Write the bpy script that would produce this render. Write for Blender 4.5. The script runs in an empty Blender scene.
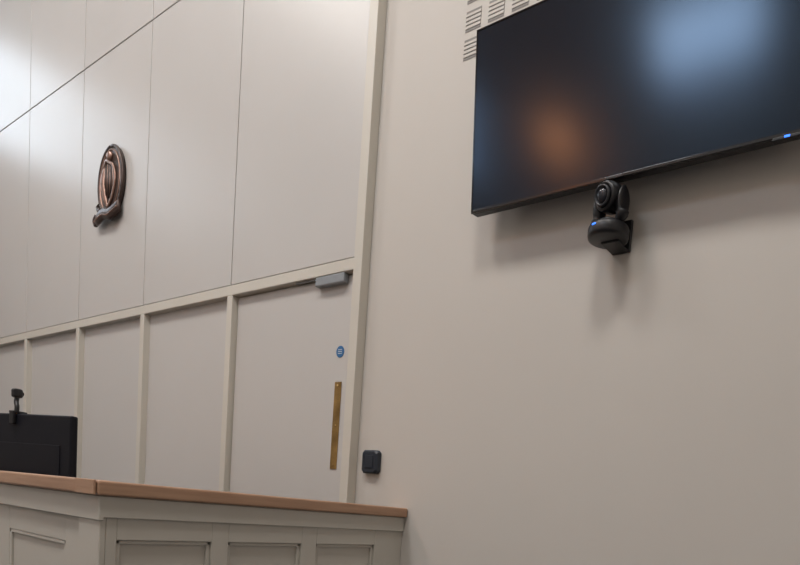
import bpy, bmesh, math
from mathutils import Vector, Matrix

scene = bpy.context.scene
COL = scene.collection

# ------------------------------------------------------------------ materials
def new_mat(name):
    m = bpy.data.materials.new(name); m.use_nodes = True
    return m, m.node_tree, m.node_tree.nodes["Principled BSDF"]

def paint(name, c, rough=0.6, var=0.03, scale=3.0, bump=0.02, bscale=180, metallic=0.0, spec=0.5):
    m, nt, b = new_mat(name)
    tc = nt.nodes.new("ShaderNodeTexCoord")
    n = nt.nodes.new("ShaderNodeTexNoise"); n.inputs["Scale"].default_value = scale; n.inputs["Detail"].default_value = 4
    r = nt.nodes.new("ShaderNodeValToRGB")
    r.color_ramp.elements[0].position = 0.3; r.color_ramp.elements[1].position = 0.7
    r.color_ramp.elements[0].color = (*[x*(1-var) for x in c], 1)
    r.color_ramp.elements[1].color = (*[min(1, x*(1+var)) for x in c], 1)
    nt.links.new(tc.outputs["Object"], n.inputs["Vector"])
    nt.links.new(n.outputs["Fac"], r.inputs["Fac"])
    nt.links.new(r.outputs["Color"], b.inputs["Base Color"])
    if bump > 0:
        n2 = nt.nodes.new("ShaderNodeTexNoise"); n2.inputs["Scale"].default_value = bscale
        bp = nt.nodes.new("ShaderNodeBump"); bp.inputs["Strength"].default_value = bump; bp.inputs["Distance"].default_value = 0.01
        nt.links.new(tc.outputs["Object"], n2.inputs["Vector"])
        nt.links.new(n2.outputs["Fac"], bp.inputs["Height"])
        nt.links.new(bp.outputs["Normal"], b.inputs["Normal"])
    b.inputs["Roughness"].default_value = rough
    b.inputs["Metallic"].default_value = metallic
    b.inputs["Specular IOR Level"].default_value = spec
    return m

def wood(name, c1, c2, axis='Y', rough=0.4):
    m, nt, b = new_mat(name)
    tc = nt.nodes.new("ShaderNodeTexCoord")
    mp = nt.nodes.new("ShaderNodeMapping")
    mp.inputs["Scale"].default_value = (30, 2, 30) if axis == 'Y' else (2, 30, 30)
    n = nt.nodes.new("ShaderNodeTexNoise"); n.inputs["Scale"].default_value = 2; n.inputs["Detail"].default_value = 6
    r = nt.nodes.new("ShaderNodeValToRGB")
    r.color_ramp.elements[0].position = 0.3; r.color_ramp.elements[1].position = 0.7
    r.color_ramp.elements[0].color = (*c1, 1); r.color_ramp.elements[1].color = (*c2, 1)
    nt.links.new(tc.outputs["Object"], mp.inputs["Vector"]); nt.links.new(mp.outputs["Vector"], n.inputs["Vector"])
    nt.links.new(n.outputs["Fac"], r.inputs["Fac"]); nt.links.new(r.outputs["Color"], b.inputs["Base Color"])
    b.inputs["Roughness"].default_value = rough
    return m

def emit(name, c, s):
    m, nt, b = new_mat(name)
    b.inputs["Base Color"].default_value = (*c, 1)
    b.inputs["Emission Color"].default_value = (*c, 1)
    b.inputs["Emission Strength"].default_value = s
    return m

M_wall   = paint("wall_paint_warm", (0.565, 0.53, 0.49), 0.6, 0.02, 0.8, 0.03, 220, spec=0.3)
M_panel  = paint("panel_paint_grey", (0.54, 0.52, 0.50), 0.38, 0.015, 1.2, 0.01, 90)
M_frame  = paint("frame_paint_cream", (0.60, 0.565, 0.50), 0.45, 0.015, 2, 0.01, 90)
M_bench  = paint("bench_paint_cream", (0.53, 0.50, 0.445), 0.45, 0.02, 3, 0.01, 90)
M_ceil   = paint("ceiling_paint", (0.7, 0.69, 0.67), 0.8)
M_floor  = paint("carpet_grey", (0.10, 0.10, 0.11), 0.95, 0.15, 60, 0.3, 400)
M_woodY  = wood("oak_along_y", (0.35, 0.20, 0.125), (0.46, 0.28, 0.18), 'Y')
M_woodX  = wood("oak_along_x", (0.35, 0.20, 0.125), (0.46, 0.28, 0.18), 'X')
M_black  = paint("black_plastic", (0.007, 0.007, 0.009), 0.40, 0.05, 10, 0.02, 500)
M_monitor = paint("monitor_black", (0.006, 0.007, 0.012), 0.55, 0.05, 10, 0.02, 500, spec=0.25)
M_blackg = paint("black_gloss", (0.008, 0.008, 0.010), 0.12, 0.02, 10, 0)
M_grey   = paint("dark_grey_plastic", (0.03, 0.031, 0.035), 0.4, 0.03, 10, 0)
M_device = paint("device_blue_black", (0.016, 0.022, 0.034), 0.45, 0.05, 20, 0.02, 400)
M_closer = paint("closer_grey_metal", (0.30, 0.32, 0.34), 0.4, 0.03, 20, 0, metallic=0.3)
M_brass  = paint("aged_brass", (0.46, 0.30, 0.12), 0.28, 0.5, 9, 0.15, 14, metallic=1.0)
M_bronze = paint("dark_bronze", (0.065, 0.043, 0.036), 0.36, 0.3, 14, 0.2, 60, metallic=0.5)
M_copper = paint("worn_copper", (0.30, 0.19, 0.15), 0.34, 0.35, 16, 0.2, 60, metallic=0.7)
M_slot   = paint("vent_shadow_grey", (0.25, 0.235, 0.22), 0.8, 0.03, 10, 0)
M_blue   = paint("sign_blue", (0.03, 0.14, 0.33), 0.4, 0.02, 10, 0)
M_white  = paint("sign_white", (0.65, 0.67, 0.7), 0.5, 0.02, 10, 0)
M_lens   = paint("lens_glass", (0.02, 0.022, 0.03), 0.05, 0.02, 10, 0)
M_led    = emit("blue_led", (0.04, 0.20, 1.0), 1.6)
M_screen = paint("screen_glass", (0.002, 0.0035, 0.008), 0.17, 0.02, 4, 0, spec=0.45)
M_screen.node_tree.nodes["Principled BSDF"].inputs["Specular Tint"].default_value = (0.55, 0.74, 1.0, 1)
M_win    = emit("daylight_pane", (0.66, 0.80, 1.0), 8.5)
M_winB   = emit("daylight_pane_dim", (0.50, 0.72, 1.0), 8.0)
M_winC   = emit("daylight_pane_shaded", (0.76, 0.88, 1.0), 6.0)
M_lampW  = emit("warm_globe_glass", (1.0, 0.34, 0.12), 16.0)
M_fill  = emit("fill_diffuser", (1.0, 0.95, 0.88), 1.5)  # glow of the added ceiling fill fixtures

# ------------------------------------------------------------------ helpers
def mk(name, bm, mat, parent=None, smooth=False, loc=(0, 0, 0), **props):
    bmesh.ops.recalc_face_normals(bm, faces=bm.faces[:])
    me = bpy.data.meshes.new(name); bm.to_mesh(me); bm.free()
    if smooth:
        for p in me.polygons: p.use_smooth = True
    ob = bpy.data.objects.new(name, me); COL.objects.link(ob)
    if isinstance(mat, (list, tuple)):
        for mm in mat: me.materials.append(mm)
    else: me.materials.append(mat)
    ob.location = loc
    if parent: ob.parent = parent
    for k, v in props.items(): ob[k] = v
    return ob

def empty(name, loc, rot=(0, 0, 0), **props):
    e = bpy.data.objects.new(name, None); e.empty_display_size = 0.1
    e.location = loc; e.rotation_euler = rot; COL.objects.link(e)
    for k, v in props.items(): e[k] = v
    return e

def bbox(bm, a, b, bev=0.0, seg=2, mi=0):
    vs = [bm.verts.new((x, y, z)) for x in (a[0], b[0]) for y in (a[1], b[1]) for z in (a[2], b[2])]
    idx = [(0,1,3,2),(4,6,7,5),(0,4,5,1),(2,3,7,6),(0,2,6,4),(1,5,7,3)]
    fs = [bm.faces.new([vs[i] for i in f]) for f in idx]
    for f in fs: f.material_index = mi
    if bev > 0:
        es = list({e for f in fs for e in f.edges})
        bmesh.ops.bevel(bm, geom=es, offset=bev, segments=seg, affect='EDGES', profile=0.5)

def box(name, a, b, mat, parent=None, bev=0.0, seg=2, **props):
    bm = bmesh.new(); bbox(bm, a, b, bev, seg)
    return mk(name, bm, mat, parent, **props)

def tube(bm, pts, radii, seg=12, squash=1.0, mi=0):
    pts = [Vector(p) for p in pts]; rings = []
    for i, p in enumerate(pts):
        t = (pts[min(i+1, len(pts)-1)] - pts[max(i-1, 0)]).normalized()
        up = Vector((0, 1, 0)) if abs(t.y) < 0.9 else Vector((1, 0, 0))
        s = t.cross(up).normalized(); u = s.cross(t).normalized()
        r = radii[min(i, len(radii)-1)] if isinstance(radii, (list, tuple)) else radii
        rings.append([bm.verts.new(p + s*math.cos(2*math.pi*k/seg)*r + u*math.sin(2*math.pi*k/seg)*r*squash) for k in range(seg)])
    for i in range(len(rings)-1):
        for k in range(seg):
            f = bm.faces.new([rings[i][k], rings[i][(k+1) % seg], rings[i+1][(k+1) % seg], rings[i+1][k]]); f.material_index = mi
    for r in (rings[0], rings[-1]):
        try: bm.faces.new(r).material_index = mi
        except ValueError: pass

def lathe(bm, prof, axis='Z', seg=40, c=(0, 0, 0), mi=0):
    rings = []
    for r, h in prof:
        ring = []
        for k in range(seg):
            a = 2*math.pi*k/seg; x, y = r*math.cos(a), r*math.sin(a)
            v = (x, y, h) if axis == 'Z' else ((x, h, y) if axis == 'Y' else (h, x, y))
            ring.append(bm.verts.new((v[0]+c[0], v[1]+c[1], v[2]+c[2])))
        rings.append(ring)
    for i in range(len(rings)-1):
        for k in range(seg):
            bm.faces.new([rings[i][k], rings[i][(k+1) % seg], rings[i+1][(k+1) % seg], rings[i+1][k]]).material_index = mi
    for r in (rings[0], rings[-1]): bm.faces.new(r).material_index = mi

def spline(ctrl, n=10):
    out = []; P = [Vector(p) for p in ctrl]; P = [2*P[0]-P[1]] + P + [2*P[-1]-P[-2]]
    for i in range(1, len(P)-2):
        for k in range(n):
            t = k/n; a, b, c, d = P[i-1], P[i], P[i+1], P[i+2]
            out.append(0.5*((2*b) + (c-a)*t + (2*a-5*b+4*c-d)*t*t + (3*b-a-3*c+d)*t**3))
    out.append(P[-2]); return out

S = dict(kind="structure")
# ------------------------------------------------------------------ room
X0, X1, Y0, H = -10.2, 3.2, -6.1, 7.5
box("floor", (X0, Y0, -0.1), (X1, 0, 0), M_floor, **S)
box("ceiling", (X0, Y0, H), (X1, 0, H+0.1), M_ceil, **S)
box("wall_back", (X0, 0, 0), (X1, 0.2, H), M_wall, **S)
box("wall_left", (X0-0.2, Y0, 0), (X0, 0, H), M_wall, **S)
box("wall_right", (X1, Y0, 0), (X1+0.2, 0, H), M_wall, **S)
box("wall_front", (X0, Y0-0.2, 0), (X1, Y0, H), M_wall, **S)

FX = -0.05
seams = [-2.662, -3.802, -4.917, -5.998, -7.10, -8.20, -9.30, X0]
RAILB, RAILT, G = 2.455, 2.515, 4.435
t = 1
for i in range(len(seams)-1):
    xr, xl = seams[i], seams[i+1]
    for (za, zb) in ((RAILT+0.006, G-0.005), (G+0.005, H)):
        box("trim_%d" % t, (xl+0.005, -0.046, za), (xr-0.004, 0, zb), M_panel, bev=0.0015, seg=1, **S); t += 1
box("trim_%d" % t, (X0, FX, RAILB), (-2.66, 0, RAILT), M_frame, bev=0.003, **S); t += 1
for x in seams[1:-1]:
    box("trim_%d" % t, (x-0.028, FX, 0), (x+0.028, 0, RAILB), M_frame, bev=0.003, **S); t += 1
box("trim_%d" % t, (-2.66, -0.054, 0), (-2.597, 0, H), M_frame, bev=0.003, **S); t += 1
for i in range(1, len(seams)-1):
    box("trim_%d" % t, (seams[i+1]+0.028, -0.008, 0), (seams[i]-0.028, 0, RAILB), M_panel, **S); t += 1

# ------------------------------------------------------------------ door
door = empty("door_1", (-3.217, 0, 0), **S)
DX0, DX1 = -0.553, 0.545
box("door_leaf", (DX0+0.004, -0.014, 0.008), (DX1-0.004, -0.001, 2.447), M_panel, door, bev=0.002, seg=1)
bm = bmesh.new()
bbox(bm, (0.420, -0.019, 1.423), (0.474, -0.0145, 1.893), 0.002, 1)
pp = mk("pull_plate", bm, M_brass, door, label="long aged brass pull plate")
bm = bmesh.new()
for z in (1.445, 1.658, 1.871):
    lathe(bm, [(0.006, -0.0185), (0.006, -0.0205), (0.003, -0.0215)], 'Y', 14, (0.447, 0, z))
mk("fixing_screws", bm, M_brass, pp, True)
dc = box("door_closer", (0.245, -0.050, 2.404), (0.480, -0.0145, 2.453), M_closer, door, bev=0.006, label="grey metal overhead door closer")
bm = bmesh.new(); bbox(bm, (0.05, -0.036, 2.446), (0.26, -0.028, 2.453), 0.001, 1)
mk("closer_arm", bm, M_closer, dc)
bm = bmesh.new(); lathe(bm, [(0.031, -0.0145), (0.031, -0.0165), (0.001, -0.0166)], 'Y', 36, (0.446, 0, 2.053), 0)
sg = mk("door_sign", bm, M_blue, door, label="round blue mandatory fire door sticker")
bm = bmesh.new()
for k in range(3): bbox(bm, (0.430, -0.0175, 2.062-k*0.010), (0.462, -0.0168, 2.065-k*0.010))
mk("sign_lettering", bm, M_white, sg)

# ------------------------------------------------------------------ bench
bench = empty("court_bench", (-2.9, -0.7, 0), label="cream painted panelled court bench with raised timber-capped front", category="bench")
ob = Vector((-2.9, -0.7, 0))
def L(p): return tuple(Vector(p)-ob)
XF, YF = -2.225, -1.328
XL = -4.7
ZT, ZC = 1.199, 1.247
bm = bmesh.new()
bbox(bm, L((-2.30, -1.29, 0.0)), L((-2.245, -0.001, ZT)))
bbox(bm, L((XL, -1.312, 0.0)), L((-2.250, -1.27, ZT)))
mk("body", bm, M_bench, bench)
bm = bmesh.new()
yp = [(-1.280, -0.967), (-0.903, -0.583), (-0.508, -0.178)]
zt, zb = 1.056, 0.16
edges = [-1.312] + [v for p in yp for v in p] + [-0.001]
for i in range(0, len(edges), 2):
    bbox(bm, L((-2.246, edges[i], 0.0)), L((XF, edges[i+1], ZT)), 0.002, 1)
for (a, b) in yp:
    bbox(bm, L((-2.246, a-0.001, zt)), L((XF-0.0005, b+0.001, ZT)), 0.002, 1)
    bbox(bm, L((-2.246, a-0.001, 0)), L((XF-0.0005, b+0.001, zb)), 0.002, 1)
mk("side_frame", bm, M_bench, bench)
for (a, b) in yp:
    bm = bmesh.new(); w = 0.014
    for q in (((-2.246, a, zt-w), (-2.234, b, zt)), ((-2.246, a, zb), (-2.234, b, zb+w)),
              ((-2.246, a, zb), (-2.234, a+w, zt)), ((-2.246, b-w, zb), (-2.234, b, zt))):
        bbox(bm, L(q[0]), L(q[1]), 0.003, 2)
    mk("panel_moulding", bm, M_bench, bench)
bm = bmesh.new()
xp = [(-3.03, -2.506), (-3.72, -3.20), (-4.41, -3.89)]
zt2 = 1.026
xe = sorted([XL] + [v for p in xp for v in p] + [-2.378])
for i in range(0, len(xe), 2):
    bbox(bm, L((xe[i], YF+0.006, 0)), L((xe[i+1], -1.311, ZT)), 0.002, 1)
bbox(bm, L((-2.374, YF-0.004, 0)), L((XF+0.002, -1.3125, ZT)), 0.003, 1)
for (a, b) in xp:
    bbox(bm, L((a-0.001, YF+0.0065, zt2)), L((b+0.001, -1.311, ZT)), 0.002, 1)
    bbox(bm, L((a-0.001, YF+0.0065, 0)), L((b+0.001, -1.311, zb)), 0.002, 1)
mk("front_frame", bm, M_bench, bench)
for (a, b) in xp:
    bm = bmesh.new(); w = 0.014
    for q in (((a, -1.320, zt2-w), (b, -1.311, zt2)), ((a, -1.320, zb), (b, -1.311, zb+w)),
              ((a, -1.320, zb), (a+w, -1.311, zt2)), ((b-w, -1.320, zb), (b, -1.311, zt2))):
        bbox(bm, L(q[0]), L(q[1]), 0.003, 2)
    mk("panel_moulding", bm, M_bench, bench)
bm = bmesh.new()
bbox(bm, L((-2.226, YF-0.008, 1.128)), L((-2.214, -0.001, ZT)), 0.003, 1)
bbox(bm, L((XL, YF-0.010, 1.118)), L((-2.2145, YF+0.007, ZT)), 0.003, 1)
mk("fascia", bm, M_bench, bench)
bm = bmesh.new()
bbox(bm, L((XL, -1.269, 1.02)), L((-2.31, -0.62, 1.05)), 0.003, 1)
mk("work_surface", bm, M_woodX, bench)
for x in (XL+0.02, -3.5, -2.36):
    bm = bmesh.new()
    bbox(bm, L((x, -1.2, 0)), L((x+0.03, -0.7, 1.02)))
    mk("support_panel", bm, M_bench, bench)

cap = empty("timber_capping", (-2.25, -1.30, ZT), label="oak timber capping with rounded edge along the bench", category="countertop")
oc = Vector((-2.25, -1.30, ZT))
bm = bmesh.new(); bbox(bm, tuple(Vector((-2.33, -1.348, ZT+0.001))-oc), tuple(Vector((-2.195, -0.001, ZC))-oc), 0.008, 4)
mk("side_length", bm, M_woodY, cap)
bm = bmesh.new(); bbox(bm, tuple(Vector((XL, -1.358, ZT+0.001))-oc), tuple(Vector((-2.336, -1.252, ZC+0.001))-oc), 0.008, 4)
bbox(bm, tuple(Vector((-2.345, -1.358, ZT+0.001))-oc), tuple(Vector((-2.204, -1.350, ZC+0.001))-oc), 0.003, 3)
mk("front_length", bm, M_woodX, cap)

# ------------------------------------------------------------------ monitor
ML = (-3.460, -1.125, 1.051); MR = math.radians(13)
mon = empty("computer_monitor", ML, (0, 0, MR), label="black flat computer monitor seen from the back standing on the bench", category="monitor")
w = 0.29
bm = bmesh.new(); bbox(bm, (-w, -0.012, 0.09), (w-0.01, 0.020, 0.462), 0.008, 3)
mk("housing", bm, M_monitor, mon)
bm = bmesh.new(); bbox(bm, (-0.21, -0.016, 0.12), (0.215, -0.011, 0.33), 0.002, 2)
mk("rear_cover", bm, M_monitor, mon)
bm = bmesh.new(); bbox(bm, (-w+0.012, 0.0195, 0.105), (w-0.022, 0.0215, 0.440))
mk("screen", bm, M_blackg, mon)
bm = bmesh.new(); bbox(bm, (-0.035, -0.033, 0.008), (0.035, -0.014, 0.18), 0.004, 2)
bbox(bm, (-0.13, -0.085, 0.0), (0.13, 0.11, 0.012), 0.005, 2)
mk("stand", bm, M_monitor, mon)
Rm = Matrix.Rotation(MR, 4, 'Z')
wl = Vector(ML) + Rm @ Vector((-0.095, 0, 0.463))
wc = empty("webcam", wl, (0, 0, MR), label="small black webcam on a stem clipped to the monitor top", category="webcam")
bm = bmesh.new(); bbox(bm, (-0.016, -0.028, 0.0), (0.016, 0.03, 0.010), 0.003, 2)
bbox(bm, (-0.014, -0.028, -0.05), (0.014, -0.013, 0.006), 0.003, 2)
mk("clip", bm, M_black, wc)
bm = bmesh.new(); tube(bm, spline([(0.008, -0.01, 0.006), (0.006, -0.008, 0.030), (-0.006, -0.004, 0.052), (-0.008, 0, 0.075)], 5), 0.009)
mk("stem", bm, M_black, wc, True)
bm = bmesh.new(); bbox(bm, (-0.026, -0.018, 0.070), (0.008, 0.018, 0.112), 0.010, 3)
wh = mk("camera_head", bm, M_black, wc)
bm = bmesh.new(); lathe(bm, [(0.010, 0.017), (0.011, 0.022), (0.007, 0.023)], 'Y', 20, (-0.009, 0, 0.091))
mk("lens", bm, M_lens, wh)

# ------------------------------------------------------------------ harp emblem
em = empty("wall_emblem", (-5.43, -0.047, 3.435), label="oval bronze harp crest with ribbon scroll mounted on the panelling", category="emblem")
def ell(cx, cz, rx, rz, y, n=48): return [(cx+rx*math.sin(2*math.pi*k/n), y, cz+rz*math.cos(2*math.pi*k/n)) for k in range(n+1)]
bm = bmesh.new()
prev = None
for (f, y) in ((1.0, 0.0), (1.0, -0.020), (0.92, -0.024), (0.6, -0.030), (0.3, -0.033), (0.02, -0.034)):
    ring = [bm.verts.new(p) for p in ell(0, 0.03, 0.195*f, 0.255*f, y)[:-1]]
    if prev:
        for k in range(48): bm.faces.new([prev[k], prev[(k+1) % 48], ring[(k+1) % 48], ring[k]])
    else: bm.faces.new(ring)
    prev = ring
bm.faces.new(prev)
mk("back_plate", bm, M_bronze, em, True)
bm = bmesh.new(); tube(bm, ell(0, 0.03, 0.190, 0.250, -0.020), 0.013, 10)
mk("outer_rim", bm, M_bronze, em, True)
bm = bmesh.new(); tube(bm, ell(0, 0.03, 0.158, 0.222, -0.026), 0.008, 8)
mk("inner_rim", bm, M_copper, em, True)
bm = bmesh.new()
tube(bm, spline([(-0.085, -0.034, 0.13), (-0.04, -0.038, 0.175), (0.02, -0.040, 0.150), (0.075, -0.038, 0.115), (0.10, -0.034, 0.02), (0.06, -0.034, -0.09), (-0.01, -0.034, -0.16)], 8), 0.013, 10, 0.6)
tube(bm, spline([(-0.085, -0.034, 0.13), (-0.09, -0.036, 0.04), (-0.06, -0.036, -0.06), (-0.01, -0.034, -0.16)], 8), [0.012+0.014*math.sin(math.pi*i/24) for i in range(25)], 10, 0.6)
lathe(bm, [(0.004, -0.052), (0.022, -0.050), (0.034, -0.042), (0.036, -0.028)], 'Y', 20, (0.01, 0, 0.200))
mk("harp", bm, M_copper, em, True)
for i in range(7):
    x = -0.058 + i*0.021
    bm = bmesh.new(); tube(bm, [(x, -0.038, 0.150-abs(i-2)*0.008), (x+0.004, -0.038, -0.10+0.012*abs(i-3))], 0.0035, 6)
    mk("string", bm, M_bronze if i % 2 else M_copper, em, True)
def band(bm, top, bot, th=0.012):
    T = spline(top, 8); B = spline(bot, 8); rows_ = []
    for p, q in zip(T, B):
        m = (p+q)/2; c = m + Vector((0, -0.010, 0))
        rows_.append([bm.verts.new(v) for v in (p, c+(p-m)*0.5, c, c+(q-m)*0.5, q, q+Vector((0, th, 0)), p+Vector((0, th, 0)))])
    for r0, r1 in zip(rows_, rows_[1:]):
        for k in range(7): bm.faces.new([r0[k], r0[(k+1) % 7], r1[(k+1) % 7], r1[k]])
    bm.faces.new(rows_[0]); bm.faces.new(rows_[-1])
bm = bmesh.new()
band(bm, [(-0.20, -0.028, -0.180), (-0.13, -0.045, -0.170), (-0.04, -0.048, -0.160), (0.06, -0.048, -0.175), (0.165, -0.032, -0.125)],
         [(-0.21, -0.028, -0.255), (-0.14, -0.045, -0.262), (-0.04, -0.048, -0.245), (0.07, -0.048, -0.262), (0.175, -0.032, -0.215)])
band(bm, [(-0.20, -0.018, -0.085), (-0.19, -0.034, -0.120), (-0.13, -0.036, -0.145)],
         [(-0.19, -0.018, -0.150), (-0.16, -0.034, -0.175), (-0.11, -0.036, -0.200)])
tube(bm, spline([(-0.205, -0.028, -0.180), (-0.222, -0.034, -0.22), (-0.21, -0.030, -0.258)], 6), 0.014, 10)
mk("ribbon", bm, M_bronze, em, True)
bm = bmesh.new()
tube(bm, spline([(-0.20, -0.042, -0.232), (-0.13, -0.058, -0.232), (-0.04, -0.060, -0.218), (0.06, -0.060, -0.232), (0.165, -0.044, -0.185)], 8), 0.006, 8)
mk("ribbon_edge", bm, M_copper, em, True)

# ------------------------------------------------------------------ wall device
dv = empty("wall_sensor", (-2.472, 0, 1.470), label="small dark square wall sensor with clipped corners", category="sensor")
bm = bmesh.new()
def octo(bm, hw, hh, c, y):
    return [bm.verts.new((x, y, z)) for x, z in ((-hw+c, -hh), (hw-c, -hh), (hw, -hh+c), (hw, hh-c), (hw-c, hh), (-hw+c, hh), (-hw, hh-c), (-hw, -hh+c))]
rs = [octo(bm, 0.058, 0.060, 0.014, -0.001), octo(bm, 0.058, 0.060, 0.014, -0.024), octo(bm, 0.050, 0.052, 0.012, -0.032)]
bm.faces.new(rs[0]); bm.faces.new(rs[-1])
for a, b in zip(rs, rs[1:]):
    for k in range(8): bm.faces.new([a[k], a[(k+1) % 8], b[(k+1) % 8], b[k]])
mk("casing", bm, M_device, dv)
bm = bmesh.new(); bbox(bm, (-0.032, -0.035, -0.034), (0.032, -0.031, 0.034), 0.004, 2)
mk("front_window", bm, M_device, dv)

# ------------------------------------------------------------------ ventilation grille
vg = empty("ventilation_grille", (-1.62, 0, 3.48), label="wall-coloured ventilation grille of slotted square blocks", category="vent")
cols = [-2.010+0.131*i for i in range(7)]; rows = [3.358, 3.480, 3.602]
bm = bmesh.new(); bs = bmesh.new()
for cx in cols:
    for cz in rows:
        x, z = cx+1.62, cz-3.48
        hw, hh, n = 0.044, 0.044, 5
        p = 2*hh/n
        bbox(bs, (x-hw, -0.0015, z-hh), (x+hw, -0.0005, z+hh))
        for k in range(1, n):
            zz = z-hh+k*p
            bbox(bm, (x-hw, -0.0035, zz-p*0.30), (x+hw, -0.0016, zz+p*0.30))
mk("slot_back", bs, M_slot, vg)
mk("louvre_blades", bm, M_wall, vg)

# ------------------------------------------------------------------ television
TXL, TXR = -1.828, -0.452
tw = (TXR-TXL)/2; TH = 0.713
tilt = math.atan(0.053/0.711)
tv = empty("wall_television", ((TXL+TXR)/2, -0.120, 2.543), (tilt, 0, 0), label="large black flat television tilted down on the wall", category="television")
bm = bmesh.new(); bbox(bm, (-tw, 0.001, 0), (tw, 0.042, TH), 0.006, 2)
mk("housing", bm, M_black, tv)
bm = bmesh.new(); bw = 0.008
for a, b in (((-tw, -0.004, 0), (tw, 0.004, 0.012)), ((-tw, -0.004, TH-bw), (tw, 0.004, TH)), ((-tw, -0.004, 0), (-tw+bw, 0.004, TH)), ((tw-bw, -0.004, 0), (tw, 0.004, TH))):
    bbox(bm, a, b, 0.0015, 1)
mk("bezel", bm, M_blackg, tv)
bm = bmesh.new(); bbox(bm, (-tw+bw, -0.002, 0.011), (tw-bw, 0.0005, TH-bw+0.001))
mk("screen", bm, M_screen, tv, label="dark glossy switched-off screen")
bm = bmesh.new(); bbox(bm, (-0.035, -0.0052, 0.003), (0.035, -0.0038, 0.009))
mk("badge", bm, M_grey, tv)
bm = bmesh.new(); bbox(bm, (tw-0.12, -0.008, -0.010), (tw-0.03, 0.02, 0.001), 0.003, 2)
rcv = mk("sensor_housing", bm, M_black, tv)
bm = bmesh.new(); bbox(bm, (tw-0.082, -0.0100, -0.007), (tw-0.064, -0.0075, 0.000), 0.001, 1)
mk("status_light", bm, M_led, rcv, label="glowing blue status light")
bm = bmesh.new()
bbox(bm, (-0.26, 0.04, 0.2), (-0.20, 0.062, 0.6)); bbox(bm, (0.20, 0.04, 0.2), (0.26, 0.062, 0.6))
bbox(bm, (-0.34, 0.06, 0.28), (0.34, 0.09, 0.52))
mk("wall_bracket", bm, M_black, tv)

# ------------------------------------------------------------------ conference camera
CX, CY, CZ = -1.150, -0.105, 2.320
RZ = math.radians(-14)
pc = empty("conference_camera", (CX, CY, CZ), (0, 0, RZ), label="black pan-tilt video camera on a bracket below the television", category="camera")
br = bmesh.new()
bbox(br, (-0.030, 0.090, -0.001), (0.050, 0.105, 0.12), 0.003, 1)
bbox(br, (-0.030, 0.0, 0.000), (0.045, 0.1045, 0.007), 0.003, 1)
bk = mk("bracket", br, M_black, pc); bk.rotation_euler = (0, 0, -RZ)
bm = bmesh.new(); lathe(bm, [(0.066, 0.006), (0.076, 0.010), (0.079, 0.020), (0.079, 0.044), (0.075, 0.054), (0.055, 0.062), (0.01, 0.064)], 'Z', 48)
base = mk("base", bm, M_black, pc, True)
bm = bmesh.new(); bbox(bm, (-0.014, -0.081, 0.038), (0.004, -0.077, 0.044), 0.001, 1)
mk("status_light", bm, M_led, base, label="small blue indicator")
yk = bmesh.new()
lathe(yk, [(0.044, 0.062), (0.048, 0.066), (0.044, 0.074), (0.02, 0.078)], 'Z', 40)
for s in (-1, 1):
    tube(yk, spline([(s*0.032, 0, 0.068), (s*0.054, 0, 0.082), (s*0.063, 0, 0.112), (s*0.063, 0, 0.152), (s*0.058, 0, 0.190)], 5),
         [0.012, 0.014, 0.016, 0.018, 0.020, 0.022, 0.024, 0.025, 0.026, 0.028, 0.030, 0.031, 0.032, 0.032, 0.032, 0.031, 0.029, 0.026, 0.022, 0.016, 0.008], 16, 1.0)
for v in yk.verts:
    if abs(v.co.x) > 0.048 and v.co.z > 0.096: v.co.x = math.copysign(0.061 + (abs(v.co.x)-0.061)*0.28, v.co.x)
yoke = mk("yoke", yk, M_black, pc, True)
RX = Matrix.Rotation(math.radians(12), 3, 'X')
bm = bmesh.new()
lathe(bm, [(0.01, 0.056), (0.03, 0.052), (0.044, 0.036), (0.053, 0.012), (0.054, -0.022), (0.051, -0.040), (0.044, -0.052), (0.041, -0.050), (0.032, -0.046), (0.005, -0.046)], 'Y', 48)
bmesh.ops.rotate(bm, verts=bm.verts, cent=(0, 0, 0), matrix=RX)
head = mk("camera_head", bm, M_black, pc, True, loc=(0, 0, 0.162))
bm = bmesh.new(); lathe(bm, [(0.036, -0.046), (0.036, -0.060), (0.031, -0.063), (0.029, -0.056), (0.001, -0.056)], 'Y', 40)
bmesh.ops.rotate(bm, verts=bm.verts, cent=(0, 0, 0), matrix=RX)
ring = mk("lens_ring", bm, M_grey, head, True)
bm = bmesh.new(); lathe(bm, [(0.026, -0.055), (0.022, -0.061), (0.012, -0.065), (0.001, -0.066)], 'Y', 32)
bmesh.ops.rotate(bm, verts=bm.verts, cent=(0, 0, 0), matrix=RX)
mk("lens", bm, M_lens, ring, True)

# ------------------------------------------------------------------ high windows (behind viewpoint) and side
def window(i, a, b, axis, pane):
    e = empty("window_%d" % i, (0, 0, 0), **S)
    def P(u, d, z): return (u, Y0+d, z) if axis == 'Y' else (X0+d, u, z)
    (u0, z0), (u1, z1) = a, b
    bm = bmesh.new(); fr = 0.07
    for q in ((u0-fr, z0-fr, u1+fr, z0), (u0-fr, z1, u1+fr, z1+fr), (u0-fr, z0, u0, z1), (u1, z0, u1+fr, z1),
              ((u0+u1)/2-0.02, z0, (u0+u1)/2+0.02, z1), (u0, (z0+z1)/2-0.02, u1, (z0+z1)/2+0.02)):
        bbox(bm, P(q[0], 0.001, q[1]), P(q[2], 0.06, q[3]))
    mk("window_frame", bm, M_frame, e)
    bm = bmesh.new(); bbox(bm, P(u0, 0.010, z0), P(u1, 0.02, z1))
    mk("window_pane", bm, pane, e)
window(1, (-3.6, 6.05), (-2.3, 6.75), 'Y', M_win)
window(2, (-7.1, 5.7), (-6.6, 6.9), 'Y', M_winB)
window(3, (-1.75, 5.2), (-0.55, 6.4), 'X', M_winC)
lamp = empty("pendant_lamp", (-4.85, -5.7, H), label="warm glowing glass globe pendant lamp", category="lamp")
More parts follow.
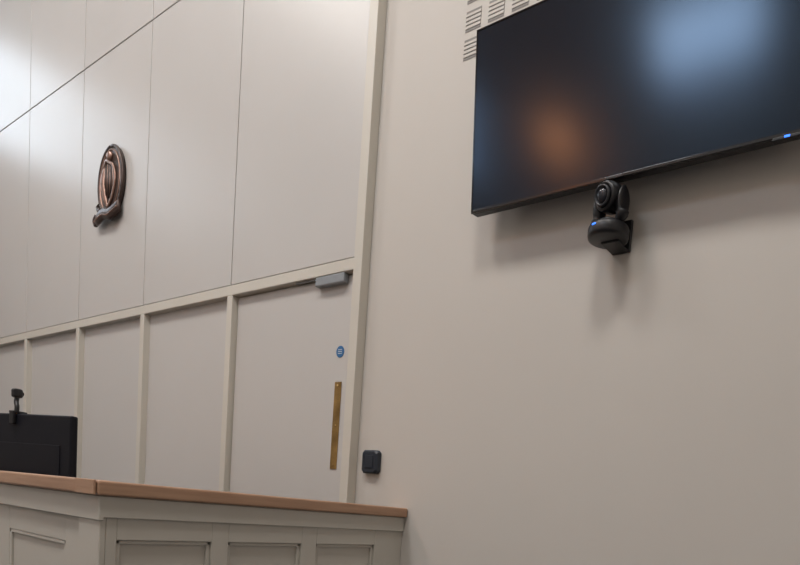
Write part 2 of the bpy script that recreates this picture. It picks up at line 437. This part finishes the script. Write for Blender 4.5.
bm = bmesh.new(); bmesh.ops.create_uvsphere(bm, u_segments=24, v_segments=16, radius=0.24, matrix=Matrix.Translation((0, 0, -1.9)))
mk("lamp_globe", bm, M_lampW, lamp, True)
bm = bmesh.new(); tube(bm, [(0, 0, -1.67), (0, 0, -0.01)], 0.012, 10)
mk("lamp_rod", bm, M_brass, lamp, True)
for k, (x, y, en) in enumerate(((-6.5, -2.8, 105), (-3.4, -3.2, 135), (-0.3, -3.2, 150))):  # unseen fill lights added to brighten the room, each given a fixture
    f = empty("ceiling_fill", (x, y, H), label="square diffuser fixture added for ceiling fill light", category="light", group="ceiling fill lights")
    bm = bmesh.new()
    for q in ((-0.65, -0.65, 0.65, -0.6), (-0.65, 0.6, 0.65, 0.65), (-0.65, -0.6, -0.6, 0.6), (0.6, -0.6, 0.65, 0.6)):
        bbox(bm, (q[0], q[1], -0.05), (q[2], q[3], -0.001))
    mk("light_frame", bm, M_white, f)
    bm = bmesh.new(); bbox(bm, (-0.6, -0.6, -0.03), (0.6, 0.6, -0.001))
    mk("diffuser", bm, M_fill, f)
    ld = bpy.data.lights.new("ceiling_fill_light", 'AREA'); ld.shape = 'SQUARE'; ld.size = 1.2; ld.energy = en; ld.color = (1, 0.965, 0.92)
    lo = bpy.data.objects.new("ceiling_fill_light", ld); lo.location = (x, y, H-0.07); COL.objects.link(lo)
def win_light(loc, rot, sx, sy, e):
    ld = bpy.data.lights.new("window_daylight", 'AREA'); ld.shape = 'RECTANGLE'; ld.size = sx; ld.size_y = sy; ld.energy = e; ld.color = (0.76, 0.88, 1.0)
    lo = bpy.data.objects.new("window_daylight", ld); lo.location = loc; lo.rotation_euler = rot; COL.objects.link(lo)
win_light((-2.95, Y0+0.08, 6.4), (math.radians(70), 0, 0), 1.3, 0.7, 38)

wd = bpy.data.worlds.new("world"); scene.world = wd; wd.use_nodes = True
wd.node_tree.nodes["Background"].inputs[0].default_value = (0.8, 0.88, 1, 1)
wd.node_tree.nodes["Background"].inputs[1].default_value = 0.3

# ------------------------------------------------------------------ camera
F, cx, cy = 600.0, 540.0, 572.0
a = Vector((-410-cx, 432-cy, F)).normalized()
dz = Vector((-100-cx, 7500-cy, F)); dz = (dz - a*dz.dot(a)).normalized()
b = dz.cross(a)
if b.z < 0: b = -b
right = Vector((-a.x, b.x, -dz.x)); down = Vector((-a.y, b.y, -dz.y)); fwd = Vector((-a.z, b.z, -dz.z))
R = Matrix((right, -down, -fwd)).transposed()
cd = bpy.data.cameras.new("camera"); cam = bpy.data.objects.new("camera", cd); COL.objects.link(cam)
cam.matrix_world = Matrix.Translation((0, -2.2, 1.25)) @ R.to_4x4()
cd.sensor_width = 36; cd.lens = F/800*36
cd.shift_x = (400-cx)/800; cd.shift_y = (cy-282.5)/800
cd.clip_start = 0.05
scene.camera = cam
scene.view_settings.view_transform = 'Standard'
